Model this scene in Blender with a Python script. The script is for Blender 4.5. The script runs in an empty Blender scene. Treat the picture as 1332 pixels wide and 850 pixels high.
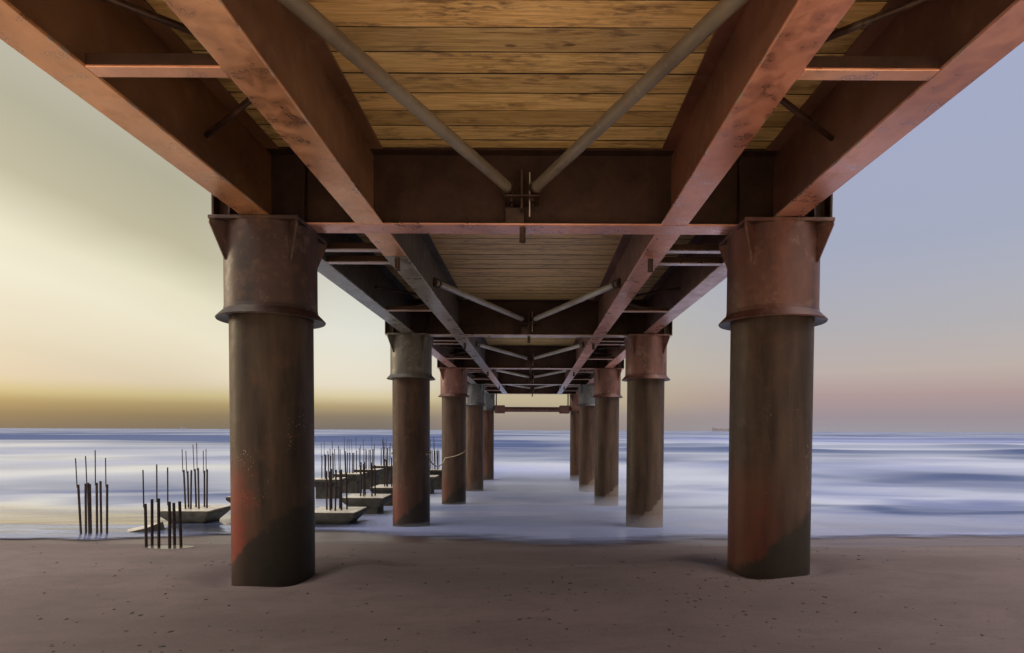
import bpy, bmesh, math, random
from math import sin, cos, pi, radians, exp, sqrt
from mathutils import Matrix, Vector, noise as mn

random.seed(7)
scene = bpy.context.scene
COL = scene.collection
W = 5.0                       # distance between the two rows of columns
F = 820.0 / 1332.0            # focal length in image widths
Z1 = 820.0 * W / 646.0        # first column pair
B = Z1 / 0.89                 # bay length
XC = -0.026 * W               # centre line of the pier
CAMZ = 1.5
ZB = CAMZ + 0.400 * W        # underside of all girders
ZD = CAMZ + 0.549 * W         # underside of the planks
HX, OX = 0.297 * W, 0.5 * W   # inner and outer girder offsets
FW = 0.26                     # flange width
PAIR_Y = [Z1 + k * B for k in range(5)]

# ------------------------------------------------------------------ helpers
def link(o, parent=None):
    COL.objects.link(o)
    if parent is not None:
        o.parent = parent
    return o

def tag(o, label=None, cat=None, group=None, kind=None):
    if label: o['label'] = label
    if cat: o['category'] = cat
    if group: o['group'] = group
    if kind: o['kind'] = kind
    return o

def thing(name, loc, label, cat, group=None):
    o = bpy.data.objects.new(name, None)
    o.empty_display_size = 0.2
    link(o); o.location = loc
    return tag(o, label, cat, group, 'thing')

def mesh_of(name, bm, mat, smooth=True, angle=35):
    me = bpy.data.meshes.new(name)
    bmesh.ops.recalc_face_normals(bm, faces=bm.faces)
    bm.to_mesh(me); bm.free()
    me.materials.append(mat)
    if smooth:
        me.shade_smooth()
        try: me.set_sharp_from_angle(angle=radians(angle))
        except Exception: pass
    return me

def obj(name, data, parent=None, loc=(0, 0, 0), color=None):
    o = bpy.data.objects.new(name, data)
    link(o, parent); o.location = loc
    if color is not None:
        o.color = color if len(color) == 4 else (*color, 1)
    return o

def box(bm, x0, x1, y0, y1, z0, z1, bev=0.0):
    m = Matrix.Translation(((x0+x1)/2, (y0+y1)/2, (z0+z1)/2)) @ Matrix.Diagonal((abs(x1-x0), abs(y1-y0), abs(z1-z0), 1))
    r = bmesh.ops.create_cube(bm, size=1, matrix=m)
    if bev > 0:
        es = list({e for v in r['verts'] for e in v.link_edges})
        bmesh.ops.bevel(bm, geom=es, offset=bev, segments=1, affect='EDGES', profile=0.5)

def prism(bm, pts, thick, axis_n):
    """flat polygon pts (3d) extruded +-thick/2 along axis_n"""
    n = Vector(axis_n).normalized() * (thick/2)
    a = [bm.verts.new(Vector(p) + n) for p in pts]
    b = [bm.verts.new(Vector(p) - n) for p in pts]
    bm.faces.new(a); bm.faces.new(b[::-1])
    k = len(pts)
    for i in range(k):
        bm.faces.new((a[i], b[i], b[(i+1) % k], a[(i+1) % k]))

def tube(bm, p0, p1, r0, r1=None, seg=16, caps=True):
    r1 = r0 if r1 is None else r1
    p0, p1 = Vector(p0), Vector(p1)
    d = p1 - p0
    q = d.to_track_quat('Z', 'Y').to_matrix().to_4x4()
    m = Matrix.Translation((p0+p1)/2) @ q
    bmesh.ops.create_cone(bm, cap_ends=caps, segments=seg, radius1=r0, radius2=r1, depth=d.length, matrix=m)

def lathe(bm, prof, seg=72, close=True):
    rings = []
    for r, z in prof:
        rings.append([bm.verts.new((r*cos(2*pi*i/seg), r*sin(2*pi*i/seg), z)) for i in range(seg)])
    n = len(rings)
    for j in range(n if close else n-1):
        a, b = rings[j], rings[(j+1) % n]
        for i in range(seg):
            bm.faces.new((a[i], a[(i+1) % seg], b[(i+1) % seg], b[i]))

def path_tube(bm, pts, r, seg=8):
    pts = [Vector(p) for p in pts]
    rings = []
    for i, p in enumerate(pts):
        t = (pts[min(i+1, len(pts)-1)] - pts[max(i-1, 0)]).normalized()
        u = t.cross(Vector((0.03, 0.02, 1))).normalized(); v = t.cross(u).normalized()
        rings.append([bm.verts.new(p + u*r*cos(2*pi*k/seg) + v*r*sin(2*pi*k/seg)) for k in range(seg)])
    for a, b in zip(rings, rings[1:]):
        for k in range(seg):
            bm.faces.new((a[k], a[(k+1) % seg], b[(k+1) % seg], b[k]))
    bm.faces.new(rings[0][::-1]); bm.faces.new(rings[-1])

def sstep(a, b, x):
    t = max(0.0, min(1.0, (x-a)/(b-a)))
    return t*t*(3-2*t)

def interp(tab, x):
    if x <= tab[0][0]: return tab[0][1]
    for (a, va), (b, vb) in zip(tab, tab[1:]):
        if x <= b:
            return va + (vb-va)*(x-a)/(b-a)
    return tab[-1][1]

# ------------------------------------------------------------------ node helpers
class N:
    def __init__(self, name, world=False):
        if world:
            self.m = bpy.data.worlds.new(name)
        else:
            self.m = bpy.data.materials.new(name)
        self.m.use_nodes = True
        self.t = self.m.node_tree
        self.t.nodes.clear()
    def n(self, typ, **kw):
        nd = self.t.nodes.new(typ)
        for k, v in kw.items():
            setattr(nd, k, v)
        return nd
    def l(self, a, b):
        self.t.links.new(a, b)
    def setin(self, sock, v):
        if isinstance(v, bpy.types.NodeSocket): self.l(v, sock)
        elif v is not None: sock.default_value = v
    def math(self, op, a, b=None, c=None, clamp=False):
        nd = self.n('ShaderNodeMath', operation=op, use_clamp=clamp)
        self.setin(nd.inputs[0], a); self.setin(nd.inputs[1], b); self.setin(nd.inputs[2], c)
        return nd.outputs[0]
    def mix(self, f, a, b, mode='MIX'):
        nd = self.n('ShaderNodeMix', data_type='RGBA', blend_type=mode)
        def c(v): return (*v, 1) if isinstance(v, tuple) and len(v) == 3 else v
        self.setin(nd.inputs[0], f); self.setin(nd.inputs[6], c(a)); self.setin(nd.inputs[7], c(b))
        return nd.outputs[2]
    def ramp(self, f, stops, interp='LINEAR'):
        nd = self.n('ShaderNodeValToRGB')
        cr = nd.color_ramp; cr.interpolation = interp
        while len(cr.elements) < len(stops): cr.elements.new(0.5)
        for e, (p, c) in zip(cr.elements, stops):
            e.position = p
            e.color = (c, c, c, 1) if isinstance(c, (int, float)) else (*c, 1)
        self.setin(nd.inputs[0], f)
        return nd.outputs[0]
    def mapr(self, v, a, b, c=0.0, d=1.0, smooth=False):
        nd = self.n('ShaderNodeMapRange', interpolation_type='SMOOTHSTEP' if smooth else 'LINEAR')
        self.setin(nd.inputs[0], v)
        for i, x in zip((1, 2, 3, 4), (a, b, c, d)): nd.inputs[i].default_value = x
        return nd.outputs[0]
    def vec(self, src, scale=(1, 1, 1), loc=(0, 0, 0)):
        nd = self.n('ShaderNodeMapping')
        self.l(src, nd.inputs[0]); nd.inputs['Scale'].default_value = scale; nd.inputs['Location'].default_value = loc
        return nd.outputs[0]
    def noise(self, v, scale, detail=4, rough=0.55, dist=0.0):
        nd = self.n('ShaderNodeTexNoise')
        self.setin(nd.inputs['Vector'], v); nd.inputs['Scale'].default_value = scale
        nd.inputs['Detail'].default_value = detail; nd.inputs['Roughness'].default_value = rough
        nd.inputs['Distortion'].default_value = dist
        return nd.outputs[0]
    def obj(self):
        return self.n('ShaderNodeTexCoord').outputs['Object']
    def pos(self):
        return self.n('ShaderNodeNewGeometry').outputs['Position']
    def xyz(self, v):
        nd = self.n('ShaderNodeSeparateXYZ'); self.l(v, nd.inputs[0]); return nd.outputs
    def bump(self, h, strength, dist=0.01, normal=None):
        nd = self.n('ShaderNodeBump'); nd.inputs['Strength'].default_value = strength
        nd.inputs['Distance'].default_value = dist; self.l(h, nd.inputs['Height'])
        if normal is not None: self.l(normal, nd.inputs['Normal'])
        return nd.outputs[0]
    def principled(self, color, rough, metal=0.0, normal=None, spec=None, out=True):
        p = self.n('ShaderNodeBsdfPrincipled')
        self.setin(p.inputs['Base Color'], (*color, 1) if isinstance(color, tuple) else color)
        self.setin(p.inputs['Roughness'], rough); self.setin(p.inputs['Metallic'], metal)
        if normal is not None: self.l(normal, p.inputs['Normal'])
        if spec is not None: self.setin(p.inputs['Specular IOR Level'], spec)
        if out: self.output(p.outputs[0])
        return p.outputs[0]
    def output(self, s):
        o = self.n('ShaderNodeOutputMaterial'); self.l(s, o.inputs['Surface'])

# ------------------------------------------------------------------ materials
def mat_paint(name, metal=0.55, rough=0.36, edge=0.0, dark=0.5, gain=1.0, blot=1.0, st=(1, 0.55, 1)):
    """weathered painted steel; its hue comes from the object colour"""
    m = N(name)
    oc = m.obj(); P = m.pos()
    col = m.n('ShaderNodeObjectInfo').outputs['Color']
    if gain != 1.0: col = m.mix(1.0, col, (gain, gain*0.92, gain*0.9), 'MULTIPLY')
    n1 = m.noise(m.vec(P, st), 1.3 if st[1] < 1 else 3.2, 5, 0.6)
    n2 = m.noise(P, 5.0, 7, 0.68, 0.15)
    n3 = m.noise(m.vec(P, (1, 0.35, 1)), 28.0, 5, 0.7)
    dk = m.mix(1.0, col, (dark, dark*0.9, dark*0.85), 'MULTIPLY')
    c = m.mix(m.mapr(n1, 0.38, 0.62), dk, col)
    pale = m.mix(0.4 if gain == 1.0 else 0.08, col, (0.62, 0.5, 0.40))
    c = m.mix(m.mapr(n2, 0.55, 0.75, 0, 0.55*blot), c, pale)                  # chalky worn patches
    rust = m.mix(0.6, col, (0.20, 0.08, 0.025))
    c = m.mix(m.mapr(n2, 0.46, 0.30, 0, 0.6*blot), c, rust)
    spots = m.mapr(n3, 0.70, 0.76)
    c = m.mix(m.math('MULTIPLY', spots, 0.7), c, (0.05, 0.022, 0.014))   # rust pits
    if edge:
        x = m.math('ABSOLUTE', m.xyz(oc)[0])
        e = m.mapr(x, edge-0.016, edge-0.001)
        ch = m.math('MULTIPLY', e, m.mapr(m.noise(m.vec(P, (1, 1.2, 1)), 9.0, 4), 0.52, 0.60))
        c = m.mix(ch, c, (0.60, 0.46, 0.34))                              # chipped edges
    r = m.math('ADD', m.mapr(n2, 0.3, 0.7, rough+0.12, rough-0.08), m.math('MULTIPLY', spots, 0.25))
    h = m.math('ADD', m.math('MULTIPLY', n2, 0.6), m.math('MULTIPLY', n3, 0.4))
    m.principled(c, r, m.math('MULTIPLY', m.mapr(n2, 0.3, 0.6, 0.55, 1.0), metal), m.bump(h, 0.22, 0.006))
    return m.m

M_GIRDER = mat_paint('girder_paint', 0.9, 0.30, edge=FW/2, dark=0.7)
M_GWEB_SHADE = mat_paint('shaded_girder_web', 0.2, 0.5, dark=0.5, gain=0.21)  # shaded copy of the girder paint, darkened for the recess under the deck
M_CROSS = mat_paint('cross_girder_paint', 0.9, 0.30, dark=0.75)
M_SLEEVE = mat_paint('sleeve_paint', 0.25, 0.46, dark=0.42, blot=0.65, st=(1, 1, 0.28))
M_BRACE = mat_paint('brace_paint', 0.4, 0.40, dark=0.6)

def mat_pipe():
    """lower pipe of a column: dull brown steel, red primer low on one side, dark tide coat with a slanting edge.
       object colour = hue, object alpha = how red the low patch is"""
    m = N('column_pipe')
    oc = m.obj(); x, y, z = m.xyz(oc)
    inf = m.n('ShaderNodeObjectInfo'); col = inf.outputs['Color']; al = inf.outputs['Alpha']
    rnd = m.math('MULTIPLY', inf.outputs['Random'], 30.0)
    cmb = m.n('ShaderNodeCombineXYZ'); m.l(rnd, cmb.inputs[0])
    vv = m.n('ShaderNodeVectorMath', operation='ADD'); m.l(oc, vv.inputs[0]); m.l(cmb.outputs[0], vv.inputs[1]); v = vv.outputs[0]
    streak = m.noise(m.vec(v, (1, 1, 0.14)), 5.5, 5, 0.6)
    n2 = m.noise(v, 5.0, 6, 0.62, 0.4)
    n3 = m.noise(v, 22.0, 4, 0.6)
    c = m.mix(m.mapr(streak, 0.35, 0.65), m.mix(1.0, col, (0.5, 0.48, 0.45), 'MULTIPLY'), m.mix(0.16, col, (0.12, 0.075, 0.052)))
    c = m.mix(m.mapr(n2, 0.55, 0.75, 0, 0.4), c, (0.085, 0.034, 0.018))
    # red primer patch
    side = m.mapr(m.math('ADD', x, m.math('MULTIPLY', m.math('SUBTRACT', n2, 0.5), 0.5)), 0.02, -0.22, 0, 1)
    lowz = m.math('MULTIPLY', m.mapr(z, 1.25, 0.75, 0, 1, True), 1.0)
    red = m.math('MULTIPLY', m.math('MULTIPLY', side, lowz), al, clamp=True)
    c = m.mix(red, c, m.mix(m.mapr(n2, 0.3, 0.7), (0.125, 0.022, 0.013), (0.085, 0.021, 0.012)))
    # barnacle specks
    vo = m.n('ShaderNodeTexVoronoi'); m.l(v, vo.inputs['Vector']); vo.inputs['Scale'].default_value = 40
    sp = m.math('MULTIPLY', m.mapr(vo.outputs['Distance'], 0.20, 0.13), m.mapr(m.noise(v, 2.2, 2), 0.58, 0.68))
    zb = m.math('MULTIPLY', m.mapr(z, 0.6, 0.9), m.mapr(z, 1.8, 1.4))
    c = m.mix(m.math('MULTIPLY', m.math('MULTIPLY', sp, zb), 0.7), c, (0.42, 0.34, 0.24))
    # tide coat
    line = m.math('ADD', m.math('MULTIPLY_ADD', x, 0.85, 0.40), m.math('MULTIPLY', m.math('SUBTRACT', n2, 0.5), 0.35))
    t = m.mapr(m.math('MULTIPLY_ADD', m.math('SUBTRACT', n3, 0.5), 0.10, m.math('SUBTRACT', line, z)), -0.045, 0.045, 0, 1, True)
    coat = m.mix(m.mapr(al, 0.05, 0.12), m.mix(n3, (0.085, 0.062, 0.050), (0.13, 0.10, 0.082)), m.mix(n3, (0.008, 0.0065, 0.005), (0.020, 0.016, 0.012)))
    c = m.mix(m.math('MULTIPLY', t, 0.92), c, coat)
    r = m.mapr(n2, 0.3, 0.7, 0.56, 0.40)
    m.principled(c, r, 0.05, m.bump(m.math('ADD', n2, m.math('MULTIPLY', n3, 0.4)), 0.3, 0.008), spec=0.2)
    return m.m
M_PIPE = mat_pipe()

def mat_wood():
    m = N('deck_planks')
    P = m.pos(); g = m.n('ShaderNodeNewGeometry'); rnd = g.outputs['Random Per Island']
    off = m.n('ShaderNodeCombineXYZ'); m.l(m.math('MULTIPLY', rnd, 57.0), off.inputs[0]); m.l(m.math('MULTIPLY', rnd, 31.0), off.inputs[2])
    va = m.n('ShaderNodeVectorMath', operation='ADD'); m.l(P, va.inputs[0]); m.l(off.outputs[0], va.inputs[1]); v = va.outputs[0]
    grain = m.noise(m.vec(v, (0.7, 14, 14)), 2.6, 6, 0.62, 1.2)
    fine = m.noise(m.vec(v, (1.2, 60, 60)), 2.0, 4, 0.6, 0.3)
    patch = m.noise(m.vec(v, (0.9, 3.2, 1)), 1.9, 4, 0.6, 0.6)
    c = m.ramp(grain, [(0.28, (0.26, 0.14, 0.045)), (0.42, (0.60, 0.40, 0.16)), (0.6, (0.80, 0.58, 0.29)), (0.8, (0.85, 0.66, 0.38))])
    c = m.mix(m.mapr(fine, 0.5, 0.66, 0, 0.35), c, (0.17, 0.085, 0.03))
    hue = m.ramp(rnd, [(0, (0.48, 0.45, 0.40)), (0.25, (1.0, 0.93, 0.78)), (0.5, (0.74, 0.70, 0.62)), (0.75, (1.0, 0.86, 0.70)), (1, (1.0, 1.0, 0.95))])
    c = m.mix(0.5, c, m.mix(1.0, c, (0.92, 1.0, 1.15), 'MULTIPLY'))
    c = m.mix(1.0, c, hue, 'MULTIPLY')
    # damp dark stains stretched along the board
    st = m.math('MULTIPLY', m.mapr(patch, 0.46, 0.60), m.mapr(m.noise(m.vec(v, (2.2, 9, 1)), 3.0, 4, 0.7), 0.44, 0.58))
    c = m.mix(m.math('MULTIPLY', st, 0.8), c, (0.13, 0.07, 0.03))
    # knots
    vo = m.n('ShaderNodeTexVoronoi'); m.l(m.vec(v, (1.1, 3.0, 0.01)), vo.inputs['Vector']); vo.inputs['Scale'].default_value = 1.7
    d = m.math('ADD', vo.outputs['Distance'], m.math('MULTIPLY', m.math('SUBTRACT', m.noise(v, 14.0, 3), 0.5), 0.10))
    k = m.mapr(d, 0.115, 0.05)
    c = m.mix(m.math('MULTIPLY', k, 0.85), c, (0.11, 0.045, 0.018))
    m.principled(c, 0.42, 0.0, m.bump(m.math('ADD', grain, m.math('MULTIPLY', fine, 0.6)), 0.35, 0.006), spec=0.9)
    return m.m
M_WOOD = mat_wood()

def mat_simple(name, ca, cb, rough=0.6, metal=0.0, scale=8.0, bump=0.3, stretch=(1, 1, 1), spec=0.5):
    m = N(name); v = m.vec(m.pos(), stretch)
    n1 = m.noise(v, scale, 6, 0.62, 0.3); n2 = m.noise(v, scale*6, 4, 0.6)
    c = m.mix(m.mapr(m.math('ADD', n1, m.math('MULTIPLY', m.math('SUBTRACT', n2, 0.5), 0.4)), 0.32, 0.68), ca, cb)
    m.principled(c, m.mapr(n1, 0.3, 0.7, rough+0.08, rough-0.08), metal, m.bump(m.math('ADD', n1, n2), bump, 0.01), spec=spec)
    return m.m
M_DARKWOOD = mat_simple('gap_shade_wood', (0.016, 0.010, 0.006), (0.03, 0.018, 0.010), 0.9)  # near-black, puts shade into the plank gaps
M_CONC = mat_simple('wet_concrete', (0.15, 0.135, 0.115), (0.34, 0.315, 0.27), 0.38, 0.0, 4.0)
M_BAR = mat_simple('rusty_bar', (0.007, 0.006, 0.007), (0.022, 0.013, 0.011), 0.6, 0.0, 20.0, spec=0.1)
M_ROPE = mat_simple('rope_fibre', (0.18, 0.145, 0.10), (0.30, 0.25, 0.18), 0.85, 0.0, 60.0)
M_FITTING = mat_simple('dark_fitting', (0.020, 0.013, 0.010), (0.06, 0.03, 0.02), 0.5, 0.4, 16.0)
M_BARRED = mat_simple('rusty_crossbar', (0.05, 0.020, 0.016), (0.11, 0.045, 0.035), 0.5, 0.2, 6.0)
M_WEB_SHADE = mat_simple('shaded_web', (0.020, 0.010, 0.007), (0.043, 0.020, 0.0135), 0.6, 0.0, 3.0, 0.2, spec=0.2)  # webs, upper flanges and lips darkened by colour for shade under the deck
M_SHIP = mat_simple('ship_paint', (0.11, 0.098, 0.108), (0.145, 0.13, 0.14), 0.7, 0.0, 0.05, 0.0)
M_SHELL = mat_simple('shell_and_grit', (0.010, 0.008, 0.007), (0.045, 0.034, 0.03), 0.8, 0.0, 30.0)

def mat_sand():
    m = N('beach_sand'); P = m.pos(); x, y, z = m.xyz(P)
    big = m.noise(m.vec(P, (0.5, 1.2, 1)), 0.8, 4, 0.55)
    mid = m.noise(m.vec(P, (0.6, 1.6, 1)), 5.0, 5, 0.6, 0.5)
    fine = m.noise(P, 55.0, 5, 0.7)
    grain = m.noise(P, 260.0, 2, 0.6)
    c = m.mix(m.mapr(big, 0.35, 0.65), (0.053, 0.0375, 0.0395), (0.077, 0.0555, 0.0575))
    c = m.mix(m.mapr(mid, 0.48, 0.68, 0, 0.6), c, (0.0432, 0.0322, 0.0322))
    c = m.mix(m.mapr(grain, 0.56, 0.66, 0, 0.5), c, (0.032, 0.025, 0.023))
    c = m.mix(m.mapr(grain, 0.42, 0.34, 0, 0.35), c, (0.17, 0.14, 0.13))
    spk = m.noise(P, 95.0, 3, 0.6)
    c = m.mix(m.mapr(spk, 0.60, 0.68, 0, 0.55), c, (0.028, 0.021, 0.02))
    c = m.mix(m.mapr(fine, 0.56, 0.70, 0, 0.4), c, (0.12, 0.095, 0.09))
    # added pale sand out of view bounces light under the deck, wet sand by the water
    dry = m.mapr(m.math('ADD', y, m.math('MULTIPLY', m.math('SUBTRACT', big, 0.5), 0.8)), 3.75, 2.9, 0, 1, True)
    c = m.mix(dry, c, (0.66, 0.55, 0.41))
    ys = m.math('ADD', y, m.math('MULTIPLY', m.math('SUBTRACT', big, 0.5), 2.4))
    wet = m.mapr(ys, 8.2, 9.6, 0, 1, True)
    c = m.mix(m.math('MULTIPLY', wet, 0.6), c, m.mix(1.0, c, (0.55, 0.46, 0.46), 'MULTIPLY'))
    r = m.mapr(wet, 0, 1, 0.9, 0.38)
    h = m.math('ADD', m.math('MULTIPLY', mid, 0.7), m.math('ADD', m.math('MULTIPLY', fine, 0.3), m.math('MULTIPLY', grain, 0.1)))
    m.principled(c, r, 0.0, m.bump(h, 0.5, 0.02), spec=0.35)
    return m.m
M_SAND = mat_sand()

def mat_water():
    m = N('sea_water'); P = m.pos(); x, y, z = m.xyz(P)
    film = m.n('ShaderNodeAttribute', attribute_name='film').outputs['Fac']
    foam_a = m.n('ShaderNodeAttribute', attribute_name='foam').outputs['Fac']
    face_a = m.n('ShaderNodeAttribute', attribute_name='face').outputs['Fac']
    # streaky veils of foam left by the moving swell (long along the shore)
    n1 = m.noise(m.vec(P, (0.16, 0.20, 0)), 1.0, 4, 0.5, 1.0)
    n2 = m.noise(m.vec(P, (0.050, 0.042, 0), (3, 1, 0)), 1.0, 4, 0.5, 0.8)
    n4 = m.noise(m.vec(P, (0.020, 0.011, 0), (5, 2, 0)), 1.0, 4, 0.5, 0.6)
    n5 = m.noise(m.vec(P, (0.006, 0.003, 0), (9, 4, 0)), 1.0, 3, 0.5, 0.4)
    n3 = m.noise(m.vec(P, (0.40, 1.2, 0)), 1.0, 5, 0.6, 1.2)
    near = m.mapr(y, 12, 20, 1, 0, True)
    k1 = m.mapr(y, 20, 34, 0, 1, True); k2 = m.mapr(y, 45, 85, 0, 1, True); k3 = m.mapr(y, 120, 220, 0, 1, True)
    def lerp(k, a, b): return m.math('ADD', m.math('MULTIPLY', a, m.math('SUBTRACT', 1.0, k)), m.math('MULTIPLY', b, k))
    fz = lerp(k3, lerp(k2, lerp(k1, n1, n2), n4), n5)
    veil = m.mapr(fz, 0.30, 0.70, 0.02, 0.66)
    veil = m.math('ADD', veil, m.math('MULTIPLY', m.math('MULTIPLY', m.mapr(n3, 0.45, 0.75), near), 0.35))
    far = m.mapr(y, 150, 500, 1, 0.2)
    veil = m.math('ADD', m.math('MULTIPLY', m.math('MULTIPLY', veil, 0.8), far), foam_a)
    lace = m.math('MULTIPLY', m.mapr(m.noise(m.vec(P, (2.6, 5.0, 0)), 1.0, 5, 0.7, 2.0), 0.52, 0.60), m.math('MULTIPLY', m.mapr(film, 0.15, 0.4), m.mapr(film, 1.2, 0.6)))
    veil = m.math('ADD', veil, m.math('MULTIPLY', lace, 0.55))
    veil = m.math('SUBTRACT', veil, face_a, clamp=True)
    c = m.mix(veil, (0.036, 0.050, 0.105), (0.122, 0.142, 0.248))
    bmp = m.bump(m.math('MULTIPLY', m.math('ADD', m.math('MULTIPLY', n3, 0.5), n1), m.mapr(y, 16, 40, 1, 0)), 0.10, 0.12)
    calm_ = m.n('ShaderNodeAttribute', attribute_name='calm').outputs['Fac']
    df = m.n('ShaderNodeBsdfDiffuse'); m.l(c, df.inputs[0]); m.l(bmp, df.inputs['Normal'])
    gl = m.n('ShaderNodeBsdfGlossy'); gl.inputs[0].default_value = (0.93, 0.96, 1, 1); rg = m.math('SUBTRACT', m.mapr(y, 11, 22, 0.16, 0.42), m.math('MULTIPLY', calm_, 0.25), clamp=True); m.l(m.math('MAXIMUM', rg, 0.1), gl.inputs['Roughness']); m.l(bmp, gl.inputs['Normal'])
    sheet = lerp(k2, lerp(k1, m.noise(m.vec(P, (0.10, 0.14, 0), (11, 3, 0)), 1.0, 3, 0.5, 0.6), m.noise(m.vec(P, (0.03, 0.032, 0), (4, 8, 0)), 1.0, 3, 0.5, 0.6)), m.noise(m.vec(P, (0.01, 0.008, 0), (2, 5, 0)), 1.0, 3, 0.5, 0.5))
    gf = m.math('ADD', m.math('MULTIPLY', m.mapr(sheet, 0.36, 0.62, 0.16, 0.66, True), m.mapr(y, 110, 300, 1.0, 0.5)), m.math('MULTIPLY', m.mapr(y, 10, 16, 0.3, 0.0), m.mapr(x, -3.5, -5.5)))
    gf = m.math('SUBTRACT', gf, m.math('MULTIPLY', m.math('ABSOLUTE', foam_a), 0.55), clamp=True)
    gf = m.math('SUBTRACT', gf, m.math('MULTIPLY', face_a, 0.35), clamp=True)
    calm = m.n('ShaderNodeAttribute', attribute_name='calm').outputs['Fac']
    gf = m.math('MINIMUM', m.math('ADD', gf, calm), 0.9)
    pm = m.n('ShaderNodeMixShader'); m.l(gf, pm.inputs[0]); m.l(df.outputs[0], pm.inputs[1]); m.l(gl.outputs[0], pm.inputs[2]); p = pm.outputs[0]
    tr = m.n('ShaderNodeBsdfTransparent')
    edge = m.math('MULTIPLY_ADD', m.math('SUBTRACT', n3, 0.5), 0.9, film)
    a = m.mapr(edge, 0.12, 0.75, 0, 1, True)
    mx = m.n('ShaderNodeMixShader'); m.l(a, mx.inputs[0]); m.l(tr.outputs[0], mx.inputs[1]); m.l(p, mx.inputs[2])
    m.output(mx.outputs[0])
    return m.m
M_WATER = mat_water()

# ------------------------------------------------------------------ setting: sand and sea
SAND_TAB = [(-4000, 6.0), (-300, 4.0), (-60, 2.2), (-12, 0.55), (0, 0.06), (4.5, 0.03), (6.35, 0.12), (8.5, -0.08), (10.8, -0.35), (13.4, -0.58),
            (20.4, -0.97), (27.4, -1.25), (35, -1.55), (60, -2.4), (200, -6), (12000, -60)]
WATER_TAB = [(8, -0.12), (10.8, -0.335), (13.4, -0.55), (20.4, -0.92), (27.4, -1.17), (35, -1.27), (60, -1.3), (12000, -1.3)]
COLS = [(XC + s*OX, y) for y in PAIR_Y for s in (-1, 1)]

def sand_z(x, y):
    z = interp(SAND_TAB, y)
    if -15 < y < 16 and abs(x) < 30:
        z += 0.030*mn.noise(Vector((x*0.35, y*0.8, 1.3))) + 0.010*mn.noise(Vector((x*1.3, y*3.0, 5.1))) + 0.005*mn.noise(Vector((x*5, y*7, 2.2)))
        z += 0.020*x*exp(-((y-6.2)/1.8)**2)
        for cx, cy in COLS[:2]:
            dx, dy = x-cx, y-cy; d = sqrt(dx*dx+dy*dy)
            z -= 0.06*exp(-((d-0.42)/0.20)**2) * (1 + 0.3*sin(3*math.atan2(dy, dx)+cx))
            z += 0.045*exp(-((d-0.95)/0.28)**2) * (0.6 + 0.6*mn.noise(Vector((x*2, y*2, 9))))
            z -= 0.035*exp(-((dx-1.1*(1 if cx < 0 else -1))/0.9)**2 - ((dy-0.35)/0.16)**2)
    return z

def graded(a, b, fine0, growth):
    out = [a]; s = fine0
    while out[-1] < b:
        out.append(out[-1]+s); s *= growth
    return out

def xs_list(half, step, growth, far):
    p = [i*step for i in range(int(half/step)+1)]
    s = step
    while p[-1] < far:
        s *= growth; p.append(p[-1]+s)
    return [-v for v in p[:0:-1]] + p

def grid(name, xs, ys, zf, mat, attrs=None, keep=None):
    verts, vals = [], {k: [] for k in (attrs or {})}
    for y in ys:
        for x in xs:
            verts.append((x, y, zf(x, y)))
            for k, fn in (attrs or {}).items(): vals[k].append(fn(x, y))
    nx = len(xs); faces = []
    for j in range(len(ys)-1):
        for i in range(nx-1):
            if keep is None or keep(xs[i], ys[j+1]):
                a = j*nx+i; faces.append((a, a+1, a+nx+1, a+nx))
    me = bpy.data.meshes.new(name); me.from_pydata(verts, [], faces)
    for k, vl in vals.items():
        at = me.attributes.new(k, 'FLOAT', 'POINT'); at.data.foreach_set('value', vl)
    me.materials.append(mat); me.shade_smooth()
    return obj(name, me)

ys = [-v for v in graded(0, 4000, 0.3, 1.25)][::-1] + [0.3*i for i in range(1, 12)] + [3.6+0.055*i for i in range(125)] + graded(10.5, 60, 0.12, 1.05) + graded(62, 12000, 6, 1.5)
ys = sorted(set(ys))
tag(grid('sand', xs_list(9, 0.08, 1.12, 9000), ys, sand_z, M_SAND), kind='structure')

# breaking swells: (distance, height, width, bend, face darkness, x centre, half length)
WAVES = [(41, 0.18, 3.0, 4, 0.3, 25, 40), (60, 0.30, 4.0, 6, 0.4, -20, 60), (84, 0.80, 4.0, 8, 0.9, 75, 80),
         (114, 0.85, 5.0, 11, 0.6, 40, 130), (160, 1.5, 8, 14, 1.0, -130, 110), (225, 1.0, 12, 20, 0.4, 60, 200)]
def wave_terms(x, y):
    h = foam = face = 0.0
    if y < 30 or y > 700: return 0, 0, 0
    for i, (d, a, w, bend, dk, cx, hl) in enumerate(WAVES):
        c = d + bend*mn.noise(Vector((x/(d*0.75), i*3.7, 0.5))) + 0.3*bend*mn.noise(Vector((x/(d*0.2), i*1.7, 4)))
        am = exp(-((x-cx)/hl)**4) * max(0.0, 0.6 + 0.5*mn.noise(Vector((x/(d*0.5), i*9.1, 2.0))) + 0.6*mn.noise(Vector((x/(d*0.14), i*5.1, 6.0))))
        t = (y-c)/w
        if -3 < t < 5:
            h += a*am*(exp(-(t*1.5)**2) if t < 0 else exp(-(t*0.6)**2))
            face += dk*am*exp(-((t+0.4)/0.8)**2)
            foam += 0.7*am*exp(-((t+2.2)/1.2)**2) + 0.35*am*exp(-((t-0.9)/0.8)**2)
    return h, foam, face
_wc = {}
def wt(x, y):
    k = (x, y)
    if k not in _wc: _wc[k] = wave_terms(x, y)
    return _wc[k]
def shore(x):
    return 10.25 - 3.0*exp(-((x-1.0)/1.9)**2) + 0.05*x - 0.8*exp(-((x+9)/3.5)**2) + 0.9*exp(-((x+3.6)/1.3)**2) + 0.9*mn.noise(Vector((x*0.33, 3.3, 0))) + 0.40*mn.noise(Vector((x*1.1, 8.3, 0)))
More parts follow.
